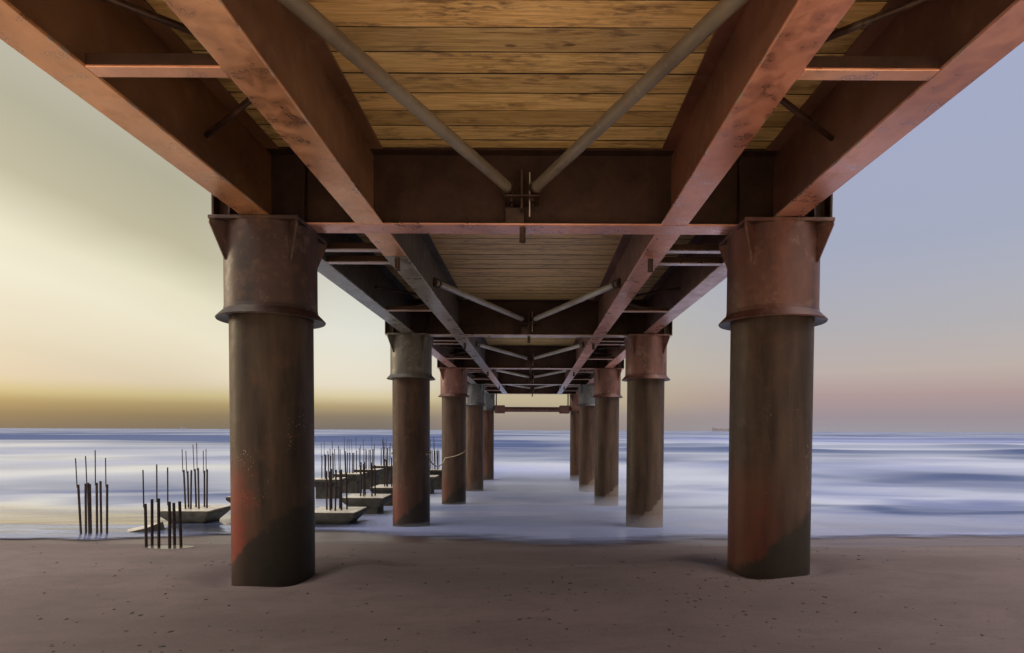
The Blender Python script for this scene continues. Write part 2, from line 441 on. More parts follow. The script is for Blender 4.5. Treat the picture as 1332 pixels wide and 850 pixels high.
def water_z(x, y):
    h = interp(WATER_TAB, y)
    if y < 13.4:
        h = max(h, 0) if False else h
        t = sstep(10.8, 13.4, y)
        h = (sand_z(x, y) + 0.020 + 0.02*sstep(0, 2, y-shore(x)))*(1-t) + h*t
    if 12 < y < 60:
        k = sstep(12, 20, y)
        h += k*(0.05*mn.noise(Vector((x*0.12, y*0.45, 3))) + 0.02*mn.noise(Vector((x*0.5, y*1.4, 7))))
    return h + wt(x, y)[0]
def film(x, y):
    d = y - shore(x)
    soft = 1.2 + 2.6*exp(-((x-1.0)/2.4)**2)
    return max(0.0, min(2.0, d/soft*0.8))
ZONES = [(-0.95, -0.28, 40, 12, .25), (-.95, -.25, 15, 6, -.65), (-.95, -.3, 76, 14, -.25), (-.95, -.3, 122, 16, .35),
         (-.16, .16, 27, 13, -.68), (-.16, .14, 50, 8, .75), (-.16, .14, 74, 9, -.2), (-.2, .2, 125, 30, .5), (-.34, .26, 185, 45, .6), (-.34, .95, 262, 55, .6), (-.34, .4, 335, 45, .55),
         (.2, 1, 12, 5, .45), (.15, 1, 29, 8, -.55), (.2, 1, 48, 8, .3), (.2, 1, 66, 6, -.25), (.2, 1, 92, 16, .3), (.2, 1, 124, 8, -.3)]
def zone(x, y, table=None):
    u = x/y; v = 2296/y; t = 0.0
    u += 0.10*mn.noise(Vector((x/y*3.1, v*0.06, 1.5)))
    v *= 1 + 0.22*mn.noise(Vector((x/y*4.0, v*0.03, 7.7)))
    for a, b, c, sg, am in (table or ZONES):
        t += am*sstep(a-.14, a+.12, u)*(1-sstep(b-.12, b+.14, u))*exp(-((v-c)/sg)**2)
    return t
CALM = [(-.95, -.28, 48, 12, .45), (-.95, -.28, 128, 26, .6), (-.95, -.3, 22, 5, .25), (-.95, -.3, 185, 30, .6), (.15, 1, 50, 7, .2)]
def calm_at(x, y):
    return zone(x, y, CALM)
def foam_at(x, y):
    f = wt(x, y)[1]*0.6 + zone(x, y)
    d = y - shore(x)
    if y < 40: f += 0.35*exp(-((d-0.7)/0.5)**2)
    if y < 60:
        for cx, cy in COLS:
            dd = sqrt((x-cx)**2+(y-cy)**2)
            if dd < 3: f += 0.30*exp(-((dd-0.45)/0.35)**2)
    return f
yw = [6.5+0.09*i for i in range(90)] + graded(14.6, 32, 0.14, 1.02) + [32.6+0.6*i for i in range(220)] + graded(166, 700, 2.0, 1.03) + graded(720, 14000, 30, 1.4)
yw = sorted(set(yw))
tag(grid('sea', xs_list(12, 0.2, 1.045, 14000), yw, water_z, M_WATER, {'calm': calm_at, 'film': film, 'foam': foam_at, 'face': lambda x, y: wt(x, y)[2]},
         keep=lambda x, y: y > shore(x)-0.3), kind='structure')

mist_rows = [(10.6, 0.02), (11.5, 0.10), (12.6, 0.20), (13.4, 0.22), (20.4, 0.24), (27.4, 0.26), (35, 0.28), (46, 0.26), (60, 0.05)]
bm = bmesh.new()
NXM = 12
lo, hi_ = [], []
for y, h in mist_rows:
    zw = interp(WATER_TAB, y); xa_, xb_ = -3.7, 5.5 + 0.1*y
    xx = [xa_ + (xb_-xa_)*i/NXM for i in range(NXM+1)]
    lo.append([bm.verts.new((x, y, zw-0.5)) for x in xx])
    hi_.append([bm.verts.new((x, y, zw - 0.06 + (h+0.14)*sin(pi*i/NXM)**0.8)) for i, x in enumerate(xx)])
NR = len(mist_rows)
for i in range(NR-1):
    for k in range(NXM):
        bm.faces.new((hi_[i][k], hi_[i][k+1], hi_[i+1][k+1], hi_[i+1][k])); bm.faces.new((lo[i][k+1], lo[i][k], lo[i+1][k], lo[i+1][k+1]))
    for k in (0, NXM): bm.faces.new((lo[i][k], hi_[i][k], hi_[i+1][k], lo[i+1][k]))
for j in (0, NR-1):
    for k in range(NXM): bm.faces.new((lo[j][k], lo[j][k+1], hi_[j][k+1], hi_[j][k]))
mm = N('spray_mist'); pv = mm.n('ShaderNodeVolumePrincipled'); pv.inputs['Color'].default_value = (0.62, 0.68, 0.90, 1); pv.inputs['Density'].default_value = 0.10; pv.inputs['Anisotropy'].default_value = 0.1
mo = mm.n('ShaderNodeOutputMaterial'); mm.l(pv.outputs[0], mo.inputs['Volume'])
tag(obj('spray_mist', mesh_of('spray_mist', bm, mm.m, False)), 'thin pale mist of spray lying low over the wash round the columns', 'mist', kind='stuff')

# grit and shell scraps on the sand: far too many to count
bm = bmesh.new()
for _ in range(850):
    if random.random() < 0.75:
        y = random.uniform(4.0, 9.2); x = random.uniform(-0.85, 0.85)*y*0.95
    else:
        y = random.gauss(5.6, 0.7); x = random.gauss(1.3, 0.9)
    if y < 3.8: continue
    s = random.choice((0.003, 0.004, 0.005, 0.007, 0.009, 0.013))
    mt = Matrix.Translation((x, y, sand_z(x, y)+s*0.15)) @ Matrix.Rotation(random.uniform(0, 6), 4, 'Z') @ Matrix.Diagonal((s*random.uniform(0.8, 2.0), s*random.uniform(.7, 1.3), s*0.5, 1))
    r = bmesh.ops.create_icosphere(bm, subdivisions=1, radius=1, matrix=mt)
    for v in r['verts']: v.co += Vector((random.uniform(-1, 1), random.uniform(-1, 1), random.uniform(-.5, .5)))*s*0.25
tag(obj('shell_grit', mesh_of('shell_grit', bm, M_SHELL)), 'dark scraps of shell and grit scattered over the beach sand', 'shell grit', kind='stuff')

# ------------------------------------------------------------------ columns
Z_COLLAR = CAMZ + 0.22*W
R_S, R_P, R_C = 0.0868*W, 0.0785*W, 0.1025*W
ZCAP = ZB - 0.006
bm = bmesh.new()
zt, zl = ZCAP-0.035, Z_COLLAR+0.05
lathe(bm, [(R_S, zl), (R_S, zt), (R_S-0.02, zt), (R_S-0.02, zl)], 80)
ME_SLEEVE = mesh_of('sleeve', bm, M_SLEEVE)
bm = bmesh.new()
lathe(bm, [(R_P+0.003, Z_COLLAR+0.075), (R_S+0.002, Z_COLLAR+0.095), (R_S+0.006, Z_COLLAR+0.06), (R_C-0.02, Z_COLLAR+0.006), (R_C, Z_COLLAR-0.016),
           (R_C-0.006, Z_COLLAR-0.028), (R_S-0.01, Z_COLLAR-0.012), (R_P+0.003, Z_COLLAR-0.006)], 80)
ME_COLLAR = mesh_of('collar', bm, M_SLEEVE, angle=25)
PH = 0.084*W
bm = bmesh.new(); box(bm, -PH, PH, -PH, PH, ZCAP-0.034, ZCAP, 0.004)
ME_CAP = mesh_of('cap_plate', bm, M_SLEEVE)
GUS = []
for sx, sy in ((-1, -1), (1, -1), (-1, 1), (1, 1)):
    bm = bmesh.new(); d = Vector((sx, sy, 0)).normalized()
    o = PH*1.414 - 0.012
    zt = ZCAP-0.036
    prism(bm, [d*(R_S-0.006)+Vector((0, 0, zt)), d*o+Vector((0, 0, zt)), d*o+Vector((0, 0, zt-0.03)), d*(R_S+0.012)+Vector((0, 0, zt-0.35)), d*(R_S-0.006)+Vector((0, 0, zt-0.35))],
          0.02, d.cross(Vector((0, 0, 1))))
    GUS.append(mesh_of('gusset', bm, M_SLEEVE, False))

BASE_Z = [0.09, -0.60, -0.95, -1.2, -1.3]
RED, BROWN, PURP, OLIVE, BLUE, PINK = (0.125, 0.048, 0.038), (0.094, 0.035, 0.027), (0.036, 0.0165, 0.0155), (0.085, 0.083, 0.07), (0.08, 0.09, 0.106), (0.135, 0.058, 0.049)
COLSPEC = {  # (row, side): sleeve colour, pipe colour + redness, label
    (0, -1): (PURP, (0.031, 0.020, 0.0133, 1.0), 'big left column nearest the camera, in dry sand, with a dark purplish brown sleeve'),
    (0, 1): (BROWN, (0.034, 0.0195, 0.014, 0.4), 'big right column nearest the camera, in dry sand, with a rusty red brown sleeve'),
    (1, -1): (OLIVE, (0.0379, 0.0186, 0.0119, 0.5), 'column with a grey green sleeve standing at the foamy edge of the water, left row'),
    (1, 1): (PINK, (0.0471, 0.0298, 0.0195, 0.0), 'column with a pinkish red sleeve standing in the wash, second in the right row'),
    (2, -1): (RED, (0.0414, 0.0223, 0.0145, 0.3), 'dull red sleeved column in the shallows with the sagging rope across it'),
    (2, 1): (RED, (0.0448, 0.0260, 0.0170, 0.0), 'column with a dull red sleeve in the shallows, third in the right row'),
    (3, -1): (BLUE, (0.0471, 0.0242, 0.0161, 0.1), 'bluish grey sleeved column in the sea, fourth in the left row'),
    (3, 1): (BLUE, (0.0506, 0.0270, 0.0179, 0.0), 'bluish grey sleeved column in the sea, fourth in the right row'),
    (4, -1): (BLUE, (0.0575, 0.0242, 0.0161, 0.1), 'farthest left column, at the left end of the low crossbar'),
    (4, 1): (RED, (0.0575, 0.0270, 0.0170, 0.1), 'farthest right column, reddish, at the right end of the low crossbar'),
}
for row in range(5):
    gz = BASE_Z[row]
    bm = bmesh.new()
    zt = Z_COLLAR + 0.3 - gz
    lathe(bm, [(R_P, -1.3)] + [(R_P, -1.3 + (zt+1.3)*k/6) for k in range(1, 7)], 80, close=False)
    me_pipe = mesh_of('pipe', bm, M_PIPE)
    for s in (-1, 1):
        sc, pc, lab = COLSPEC[(row, s)]
        t = thing('pier_column', (XC + s*OX, PAIR_Y[row], gz), lab, 'column', 'steel columns carrying the pier')
        obj('pipe', me_pipe, t, (0, 0, 0), pc)
        up = (0, 0, -gz)
        obj('sleeve', ME_SLEEVE, t, up, sc)
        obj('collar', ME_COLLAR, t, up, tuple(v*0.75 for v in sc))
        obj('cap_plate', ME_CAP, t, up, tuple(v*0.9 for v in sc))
        for g in GUS: obj('gusset', g, t, up, sc)

# ------------------------------------------------------------------ pier superstructure
deck = thing('pier_deck', (XC, 0, ZB), 'pier deck of brown planks and red steel girders, seen from below on the columns', 'pier deck')
def dp(name, me, loc, color=None, label=None, parent=None):
    """part of the deck, loc in world"""
    o = obj(name, me, parent or deck, (loc[0]-XC, loc[1], loc[2]-ZB), color)
    if label: o['label'] = label
    return o

DH = ZD - ZB
def girder_mesh(L):
    bm = bmesh.new()
    box(bm, -FW/2, FW/2, 0, L, 0, 0.022, 0.004)
    box(bm, -FW/2, FW/2, 0, L, DH-0.022, DH-0.002, 0.004)
    box(bm, -0.008, 0.008, 0, L, 0.021, DH-0.021)
    return bm
END_Y = PAIR_Y[4] + 0.12
START_Y = PAIR_Y[0] - B - 0.12
cuts = [START_Y] + [PAIR_Y[k] + 1.0 for k in range(4)] + [END_Y]
GREYG, GREYB = (0.42, 0.38, 0.32), (0.42, 0.42, 0.47)
R1, R2, R3 = (0.95, 0.52, 0.30), (0.88, 0.46, 0.36), (0.58, 0.36, 0.33)
GC = {0: [(0.92, 0.48, 0.24), (0.30, 0.29, 0.27), R3, GREYB, GREYB], 1: [R1, GREYG, GREYB, R3, GREYB],
      2: [(0.88, 0.39, 0.26), R2, R2, R3, GREYB], 3: [R2, R3, R2, R3, R3]}
for gi, gx in enumerate((-OX, -HX, HX, OX)):
    for k in range(5):
        L = cuts[k+1]-cuts[k]-0.006
        me = mesh_of('girder', girder_mesh(L), M_GIRDER, False); me.materials.append(M_GWEB_SHADE)
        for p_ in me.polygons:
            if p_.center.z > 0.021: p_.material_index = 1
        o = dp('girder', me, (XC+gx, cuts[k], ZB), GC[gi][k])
        if gi == 1 and k == 1: o['label'] = 'grey green painted girder'

# cross girders on the column caps
CW = 0.606*W
def cross_mesh():
    bm = bmesh.new()
    zb, zt = -0.003, DH-0.005
    box(bm, -CW, CW, -0.14, 0.14, zb, zb+0.02, 0.004)
    box(bm, -CW, CW, -0.14, 0.14, zt-0.02, zt, 0.004)
    box(bm, -CW+0.004, CW-0.004, -0.009, 0.009, zb+0.019, zt-0.019)
    for s in (-1, 1):
        for off in (-0.36, 0.36):                      # upright stiffeners beside the outer girders
            x = s*OX+off
            for sy in (-1, 1):
                prism(bm, [(x, sy*0.008, zb+0.018), (x, sy*0.13, zb+0.018), (x, sy*0.13, zb+0.12), (x, sy*0.05, zt-0.12), (x, sy*0.13, zt-0.018), (x, sy*0.008, zt-0.018)], 0.014, (1, 0, 0))
        x = s*(CW-0.012); box(bm, x-0.01, x+0.01, -0.13, 0.13, zb+0.021, zt-0.021)
    return bm
ME_CROSS = mesh_of('cross_girder', cross_mesh(), M_CROSS, False)
ME_CROSS.materials.append(M_WEB_SHADE)
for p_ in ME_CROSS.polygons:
    if p_.center.z > 0.03: p_.material_index = 1  # all above the bottom flange takes the painted shade
CC = [(0.88, 0.46, 0.37), (0.55, 0.45, 0.42), (0.58, 0.40, 0.36), (0.5, 0.47, 0.48), (0.5, 0.33, 0.28)]

ends = []
def strut_mesh(L):
    bm = bmesh.new()
    box(bm, 0, L, -0.052, 0.052, 0.0, 0.012, 0.002)
    box(bm, 0, L, 0.042, 0.052, 0.011, 0.075)
    box(bm, 0, L, -0.052, -0.042, 0.011, 0.075)
    return bm
SL = (OX-HX) - FW - 0.004
ME_STRUT = mesh_of('strut', strut_mesh(SL), M_CROSS, False); ME_STRUT.materials.append(M_WEB_SHADE)
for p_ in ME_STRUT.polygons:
    if p_.center.z > 0.013: p_.material_index = 1  # strut lips coloured dark as if shaded
bm = bmesh.new(); lathe(bm, [(0.031, 0), (0.031, -0.125), (0.034, -0.127), (0.034, -0.14), (0.024, -0.14), (0.024, 0)], 20)
ME_DRAIN = mesh_of('drain_stub', bm, M_FITTING)

ZM = CAMZ + 0.464*W
def brace_mesh(p0, p1, r):
    bm = bmesh.new()
    tube(bm, p0, p1, r, seg=24)
    return mesh_of('brace', bm, M_BRACE)
def lug_mesh(at, d, r):
    bm = bmesh.new(); d = Vector(d).normalized(); a = Vector(at)
    tube(bm, a, a + d*0.05, r*1.30, seg=20)
    side = d.cross(Vector((0, 0, 1))).normalized()
    prism(bm, [a - d*0.10 - Vector((0, 0, 0.07)), a + d*0.02 - Vector((0, 0, 0.07)), a + d*0.02 + Vector((0, 0, 0.07)), a - d*0.10 + Vector((0, 0, 0.07))], 0.02, side)
    return mesh_of('end_lug', bm, M_FITTING)

GREYT = [(0.20, 0.175, 0.14), (0.38, 0.36, 0.33), (0.38, 0.36, 0.34), (0.40, 0.38, 0.37), (0.40, 0.38, 0.37)]
# the crossing fittings under the middle of each cross girder
bm = bmesh.new()
box(bm, -0.17, 0.17, -0.30, -0.011, -0.10, -0.085, 0.003)
box(bm, -0.012, 0.012, -0.25, -0.011, -0.2, 0.17, 0.003)
box(bm, -0.16, 0.02, -0.13, -0.113, -0.30, -0.15, 0.003)
for a, b in ((-0.10, -0.23), (0.10, -0.23), (-0.10, -0.08), (0.10, -0.08)):
    tube(bm, (a, b, -0.125), (a, b, -0.07), 0.013, seg=8)
ME_BRKT = mesh_of('brace_bracket', bm, M_FITTING, False)
bm = bmesh.new(); tube(bm, (0, 0, 0), (0, 0, 0.42), 0.006, seg=8)
ME_ROD = mesh_of('hanger_rod', bm, M_BRACE)

for k in range(5):
    y = PAIR_Y[k]
    dp('cross_girder', ME_CROSS, (XC, y, ZB), CC[k])
    dp('brace_bracket', ME_BRKT, (XC, y, ZM))
    dp('drain_stub', ME_DRAIN, (XC+0.005, y+0.02 if k else y-0.06, ZB-0.004))
    dp('hanger_rod', ME_ROD, (XC+0.075, y-0.20, ZB+0.06), (0.6, 0.5, 0.42))
    for s in (-1, 1):
        # V brace: middle of the bay on the inner girder web to the middle of the cross girder
        p0 = Vector((s*(HX-0.055), -0.484*B, 0)); p1 = Vector((s*0.115, -0.20, 0)); d = (p1-p0).normalized()
        br = obj('brace', brace_mesh(p0, p1, 0.05), deck, (0, y, ZM-ZB), GREYT[k])
        obj('end_lug', lug_mesh(p0 + d*0.03, d, 0.05), br)
        obj('end_lug', lug_mesh(p1 - d*0.03, -d, 0.05), br)
        # K braces between inner and outer girder
        joint = Vector((s*(HX+0.05), -0.31*B, 0))
        for dy in (-0.13, 0.13):
            e = Vector((s*(OX-0.03), -0.31*B + dy*B, 0))
            obj('brace', brace_mesh(joint + Vector((0, 0.06*(1 if dy > 0 else -1), 0)), e, 0.022), deck, (0, y, ZM-ZB), (0.035, 0.016, 0.011))
        # shallow struts between inner and outer girder
        offs = (0.384,) if k == 0 else (0.89, 0.816, 0.39)
        for o_ in offs:
            x0 = HX+FW/2+0.002 if s > 0 else -OX+FW/2+0.002
            col = ((0.92, 0.50, 0.33) if k == 0 else (0.6, 0.45, 0.41))
            dp('strut', ME_STRUT, (XC+x0, y - o_*B, ZB+0.002), col)
        if k < 4:
            dp('drain_stub', ME_DRAIN, (XC+s*HX*0.995, y+0.17*Z1, ZB-0.001))

# planks
bm = bmesh.new()
y = START_Y; PW = 0.279; DX = 3.15
rr = random.Random(3)
while y < END_Y + 0.05:
    z0 = ZD + rr.uniform(0.0, 0.003); g = rr.choice((0.010, 0.014, 0.020, 0.032))
    box(bm, -DX+rr.uniform(-.02, .02), DX+rr.uniform(-.02, .02), y, y+PW-g, z0-ZB, z0-ZB+0.05)
    y += PW
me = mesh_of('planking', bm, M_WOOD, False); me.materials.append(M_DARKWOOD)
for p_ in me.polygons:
    if abs(p_.normal.z) < 0.5: p_.material_index = 1  # plank sides coloured dark so the gaps read as shaded
dp('planking', me, (XC, 0, ZB))
bm = bmesh.new(); box(bm, -DX, DX, START_Y, END_Y+0.2, ZD-ZB+0.066, ZD-ZB+0.13)  # added unseen slab, keeps sky light out of the plank gaps
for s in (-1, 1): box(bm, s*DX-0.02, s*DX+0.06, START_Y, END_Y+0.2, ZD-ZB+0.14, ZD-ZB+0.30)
dp('light_stop_boards', mesh_of('light_stop_boards', bm, M_DARKWOOD, False), (XC, 0, ZB))

# ------------------------------------------------------------------ low crossbar between the last two columns
yb = PAIR_Y[4]; zb = CAMZ + 0.2296*W
t = thing('crossbar', (XC, yb, zb), 'thin rusty crossbar hanging low between the two farthest columns', 'crossbar')
bm = bmesh.new(); tube(bm, (-2.08, 0, 0), (2.08, 0, 0), 0.14, seg=20); obj('bar', mesh_of('bar', bm, M_BARRED), t)
for s in (-1, 1):
    bm = bmesh.new(); box(bm, s*1.5, s*2.06, -0.2, 0.2, -0.22, 0.22, 0.02); obj('clamp', mesh_of('clamp', bm, M_BARRED, False), t)
    bm = bmesh.new(); tube(bm, (s*1.98, 0, 0.2), (s*1.98, 0, ZB-zb), 0.035, seg=12); obj('hanger', mesh_of('hanger', bm, M_FITTING), t)

# ------------------------------------------------------------------ rope
c2 = Vector((XC-OX, PAIR_Y[1], 0)); c3 = Vector((XC-OX, PAIR_Y[2], 0))
zr = CAMZ - 0.105*W
pts = []
for i in range(25):                                   # round the back of the second column
    a = radians(200 - 230*i/24)
    pts.append((c2.x + (R_P+0.016)*cos(a), c2.y + (R_P+0.016)*sin(a), zr + 0.02 + 0.015*sin(i)))
p0 = Vector(pts[-1]); a3 = radians(262)
p1 = Vector((c3.x + (R_P+0.016)*cos(radians(235)), c3.y + (R_P+0.016)*sin(radians(235)), CAMZ - 36.0/200*W))
for i in range(1, 20):
    f = i/20; p = p0.lerp(p1, f); p.z -= 0.75*4*f*(1-f)*0.35; pts.append(tuple(p))
for i in range(20):
    f = i/19; a = radians(235 + 115*f)
    pts.append((c3.x + (R_P+0.016)*cos(a), c3.y + (R_P+0.016)*sin(a), p1.z + 0.26*f**1.6))
bm = bmesh.new(); path_tube(bm, pts, 0.017, 8)
tag(obj('rope', mesh_of('rope', bm, M_ROPE)), 'slack pale rope sagging between two left columns, low over the water', 'rope', kind='thing')

# ------------------------------------------------------------------ footings with starter bars
FS, FTOP = 0.55, CAMZ-1.785
def footing_bm(pedestal):
    bm = bmesh.new()
    prof = [(FS, 0.0), (FS, -0.085), (0.36, -0.29), (0.35, -1.9 if pedestal else -1.0)]
    rings = []
    for r, z in prof:
        rings.append([bm.verts.new((sx*r, sy*r, z)) for sx, sy in ((-1, -1), (1, -1), (1, 1), (-1, 1))])
    bm.faces.new(rings[0]); bm.faces.new(rings[-1][::-1])
    for a, b in zip(rings, rings[1:]):
        for i in range(4): bm.faces.new((a[i], a[(i+1) % 4], b[(i+1) % 4], b[i]))
    bmesh.ops.bevel(bm, geom=[e for e in bm.edges], offset=0.012, segments=2, affect='EDGES')
    return bm
M_CONC_SHADE = mat_simple('shaded_concrete', (0.008, 0.007, 0.006), (0.024, 0.021, 0.017), 0.6, 0.0, 5.0, spec=0.12)  # dark concrete that paints backlit shade onto the sides
ME_FOOT = mesh_of('block', footing_bm(True), M_CONC, False); ME_FOOT.materials.append(M_CONC_SHADE)
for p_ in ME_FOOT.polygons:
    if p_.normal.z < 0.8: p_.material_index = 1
def bar_mesh(h, r):
    bm = bmesh.new(); tube(bm, (0, 0, -0.25), (0, 0, h), r, seg=10)
    return mesh_of('bar', bm, M_BAR)
BARS = [bar_mesh(h, 0.019) for h in (0.83, 0.87, 0.91)]
def thin_mesh(h0, h1):
    bm = bmesh.new(); tube(bm, (0, 0, h0), (0, 0, h1), 0.0085, seg=8)
    return mesh_of('thin_bar', bm, M_BAR)
THIN = [thin_mesh(-0.05, h) for h in (0.46, 0.56)]
GRP = 'foundation stubs with starter bars beside the pier'
def stub(x, y, z, lab, block=True, bars=None, thin_prob=0.6, seed=0, cut=0.0, name=None):
    r = random.Random(seed)
    t = thing(name or ('concrete_footing' if block else 'starter_bar_cluster'), (x, y, z), lab, 'footing' if block else 'steel bars', GRP)
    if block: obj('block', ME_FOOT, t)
    for i in range(7 if bars is None else len(bars)):
        if bars is None:
            a = 2*pi*i/7 + seed; bx, by = 0.20*cos(a)+r.uniform(-.04, .04), 0.20*sin(a)+r.uniform(-.02, .02); th = r.random() < thin_prob; hi = r.randrange(3)
        else:
            bx, by, hi, th = bars[i]
        b = obj('bar', BARS[hi], t, (bx, by, -cut)); b.rotation_euler = (r.gauss(0, .015), r.gauss(0, .018), 0)
        if th:
            top = (0.83, 0.87, 0.91)[hi]
            c = obj('thin_bar', THIN[r.randrange(2)], b, (-0.022, 0.0, top)); c.rotation_euler = (0, r.gauss(-.01, .015), 0)
RX, LX = -4.5, -7.5
def wz(y): return interp(WATER_TAB, y)
def spread(x0, y0, rows):
    """bars of a loose cluster, given by their sideways bearing from the cluster's middle"""
    return [((x0/y0 + off/820)*(y0+by) - x0, by, hi, th) for off, by, hi, th in rows]
xa, ya = -7.643, 10.9
stub(xa, ya, wz(ya), 'bare dark steel bars rising from shallow water at the far left, no footing showing', False,
     spread(xa, ya, [(-17, 0, 1, True), (-10.5, .2, 1, False), (-6, -.1, 2, True), (-4, .1, 1, False), (4, -.1, 2, True), (9.5, .22, 2, False), (17, .05, 1, True)]), seed=2)
xb, yb_ = -5.007, 8.5
stub(xb, yb_, sand_z(xb, yb_), 'short dark steel bars sticking out of a small puddle in the sand', False,
     spread(xb, yb_, [(-23.5, 0, 0, True), (-16.5, .2, 1, False), (-7.5, -.05, 2, True), (6.5, -.08, 1, True), (13.5, .15, 0, False), (22, .0, 1, False)]), seed=5, cut=0.24)
stub(LX-0.12, 13.6+FS, FTOP, 'tapered concrete footing with tall bars at the wet beach edge, left of the big column', seed=11)
stub(LX-0.05, 16.5+FS, FTOP, 'concrete footing mostly hidden behind the big left column', seed=13)
stub(LX, 22.4+FS, FTOP, 'concrete footing right of the big left column, behind the low foamy one', seed=17)
stub(LX, 25.2+FS, FTOP, 'concrete footing on a thick pedestal in the sea, fifth out in the outer row', seed=19)
stub(LX, 28.0+FS, FTOP, 'farthest wide concrete footing of the outer row with tall thin bars', seed=23)
stub(LX, 31.0+FS, FTOP, 'tiny distant concrete footing out past the others, left of the second left column', seed=29)
stub(RX+0.05, 13.6+FS, FTOP-0.02, 'low concrete footing awash in foam beside the big left column', seed=31)
stub(RX, 16.4+FS, FTOP, 'tapered concrete footing with a pale top midway between the first two left columns', seed=37)
stub(RX, 19.3+FS, FTOP, 'concrete footing half hidden by the left edge of the second left column', seed=41)
stub(RX, 25.2+FS, FTOP-0.1, 'lower of two footings seen between the second and third left columns', seed=43)
stub(RX, 28.0+FS, FTOP, 'farther of two footings seen between the second and third left columns', seed=47)

# half buried tilted slab
bm = bmesh.new(); box(bm, -0.42, 0.36, -0.30, 0.30, -0.22, 0, 0.015)
ME_SLAB = mesh_of('tilted_slab', bm, M_CONC, False); ME_SLAB.materials.append(M_CONC_SHADE)
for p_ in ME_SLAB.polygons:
    if p_.normal.z < 0.8: p_.material_index = 1  # slab sides painted in shade like those of the footings
o = obj('tilted_slab', ME_SLAB, None, (-7.42, 11.7, -0.37)); o.rotation_euler = (radians(3), radians(-13), radians(6))
tag(o, 'tilted concrete slab half buried in wet sand between the two bare bar clusters', 'slab', kind='thing')
# puddle round the near bars
bm = bmesh.new(); px, py = (212-695)*8.5/820, 8.5
vs = []
c0 = bm.verts.new((px+.05, py-0.05, sand_z(px, py)+0.012))
for i in range(40):
    a = 2*pi*i/40; r = 1 + 0.25*mn.noise(Vector((cos(a)*1.5, sin(a)*1.5, 3)))
    x, y = px+0.08+0.33*r*cos(a), py-0.02+0.13*r*sin(a); vs.append(bm.verts.new((x, y, sand_z(px, py)+0.011)))
for i in range(40): bm.faces.new((c0, vs[i], vs[(i+1) % 40]))
mp = N('puddle_water'); mp.principled((0.06, 0.05, 0.045), 0.2)
tag(obj('puddle', mesh_of('puddle', bm, mp.m)), kind='structure')

# ------------------------------------------------------------------ ships on the horizon
def ship(x, y, L, H, lab, full):
    t = thing('cargo_ship', (x, y, -1.3), lab, 'ship')
    bm = bmesh.new()
    h = H*0.42
    out = [(-L/2, 0), (-L/2+L*0.03, -L*0.055), (L*0.36, -L*0.055), (L/2, 0), (L*0.36, L*0.055), (-L/2+L*0.03, L*0.055)]
    a = [bm.verts.new((p[0]*0.96, p[1]*0.9, -3)) for p in out]; b = [bm.verts.new((p[0], p[1], h)) for p in out]
    bm.faces.new(a[::-1]); bm.faces.new(b)
    for i in range(6): bm.faces.new((a[i], a[(i+1) % 6], b[(i+1) % 6], b[i]))
    obj('hull', mesh_of('hull', bm, M_SHIP, False), t)
    bm = bmesh.new(); box(bm, -L*0.46, -L*0.36, -L*0.045, L*0.045, h+0.01, H*0.96, 0.3); box(bm, -L*0.43, -L*0.40, -L*.02, L*.02, H*0.97, H*1.12, 0.2)
    obj('bridge', mesh_of('bridge', bm, M_SHIP, False), t)
    r = random.Random(int(L))
    bm = bmesh.new(); x0 = -L*0.33; first = True
    while x0 < L*0.38:
        hh = h + H*r.uniform(0.15, 0.42)*full
        box(bm, x0, x0+L*0.065, -L*0.045, L*0.045, h+0.01, hh); x0 += L*0.075
    obj('containers', mesh_of('containers', bm, M_SHIP, False), t)
ship((938-695)/820*6000, 6000, 185, 38, 'faint grey container ship on the horizon just left of the big right column', 1)
ship((241-695)/820*7000, 7000, 110, 26, 'tiny faint ship on the horizon left of the big left column', 0.6)

# ------------------------------------------------------------------ camera
PITCH, ROLL = radians(1.8), radians(0.25)
cam = bpy.data.cameras.new('Camera'); co = bpy.data.objects.new('Camera', cam); COL.objects.link(co)
cam.sensor_width = 36; cam.sensor_fit = 'HORIZONTAL'; cam.lens = 36*F
cam.shift_x = -29/1332; cam.shift_y = (135 + 820*math.tan(PITCH))/1332
cam.clip_start = 0.05; cam.clip_end = 40000
co.matrix_world = Matrix.Translation((0, 0, CAMZ)) @ Matrix.Rotation(pi/2-PITCH, 4, 'X') @ Matrix.Rotation(ROLL, 4, 'Z')
scene.camera = co

# ------------------------------------------------------------------ sky and sun
SKYG = 0.88
SUN_EL, SUN_AZ = radians(11), radians(-80)          # low sun off to the left of the frame, azimuth from +Y
wn = N('World', world=True); scene.world = wn.m
sky = wn.n('ShaderNodeTexSky', sky_type='NISHITA', sun_disc=False)
sky.sun_elevation = SUN_EL; sky.sun_rotation = SUN_AZ; sky.air_density = 1.5; sky.dust_density = 3.0; sky.ozone_density = 2.0
bg1 = wn.n('ShaderNodeBackground'); wn.l(sky.outputs[0], bg1.inputs[0]); bg1.inputs[1].default_value = 0.05; sky_gain = 0.9
d = wn.n('ShaderNodeTexCoord').outputs['Generated']
dx, dy, dz = wn.xyz(d)
hz = wn.math('SQRT', wn.math('ADD', wn.math('MULTIPLY', dx, dx), wn.math('MULTIPLY', dy, dy)))
ax = wn.math('DIVIDE', dx, wn.math('MAXIMUM', hz, 0.001))          # sine of the azimuth
cl = wn.noise(wn.vec(d, (1.2, 1.2, 3.0)), 1.4, 3, 0.5, 0.3)
el = wn.math('ADD', dz, wn.math('MULTIPLY', wn.math('SUBTRACT', cl, 0.5), 0.05))
elL = wn.math('ADD', wn.math('MULTIPLY_ADD', wn.math('ADD', ax, 0.62), 0.37, dz), wn.math('MULTIPLY', wn.math('SUBTRACT', cl, 0.5), 0.10))
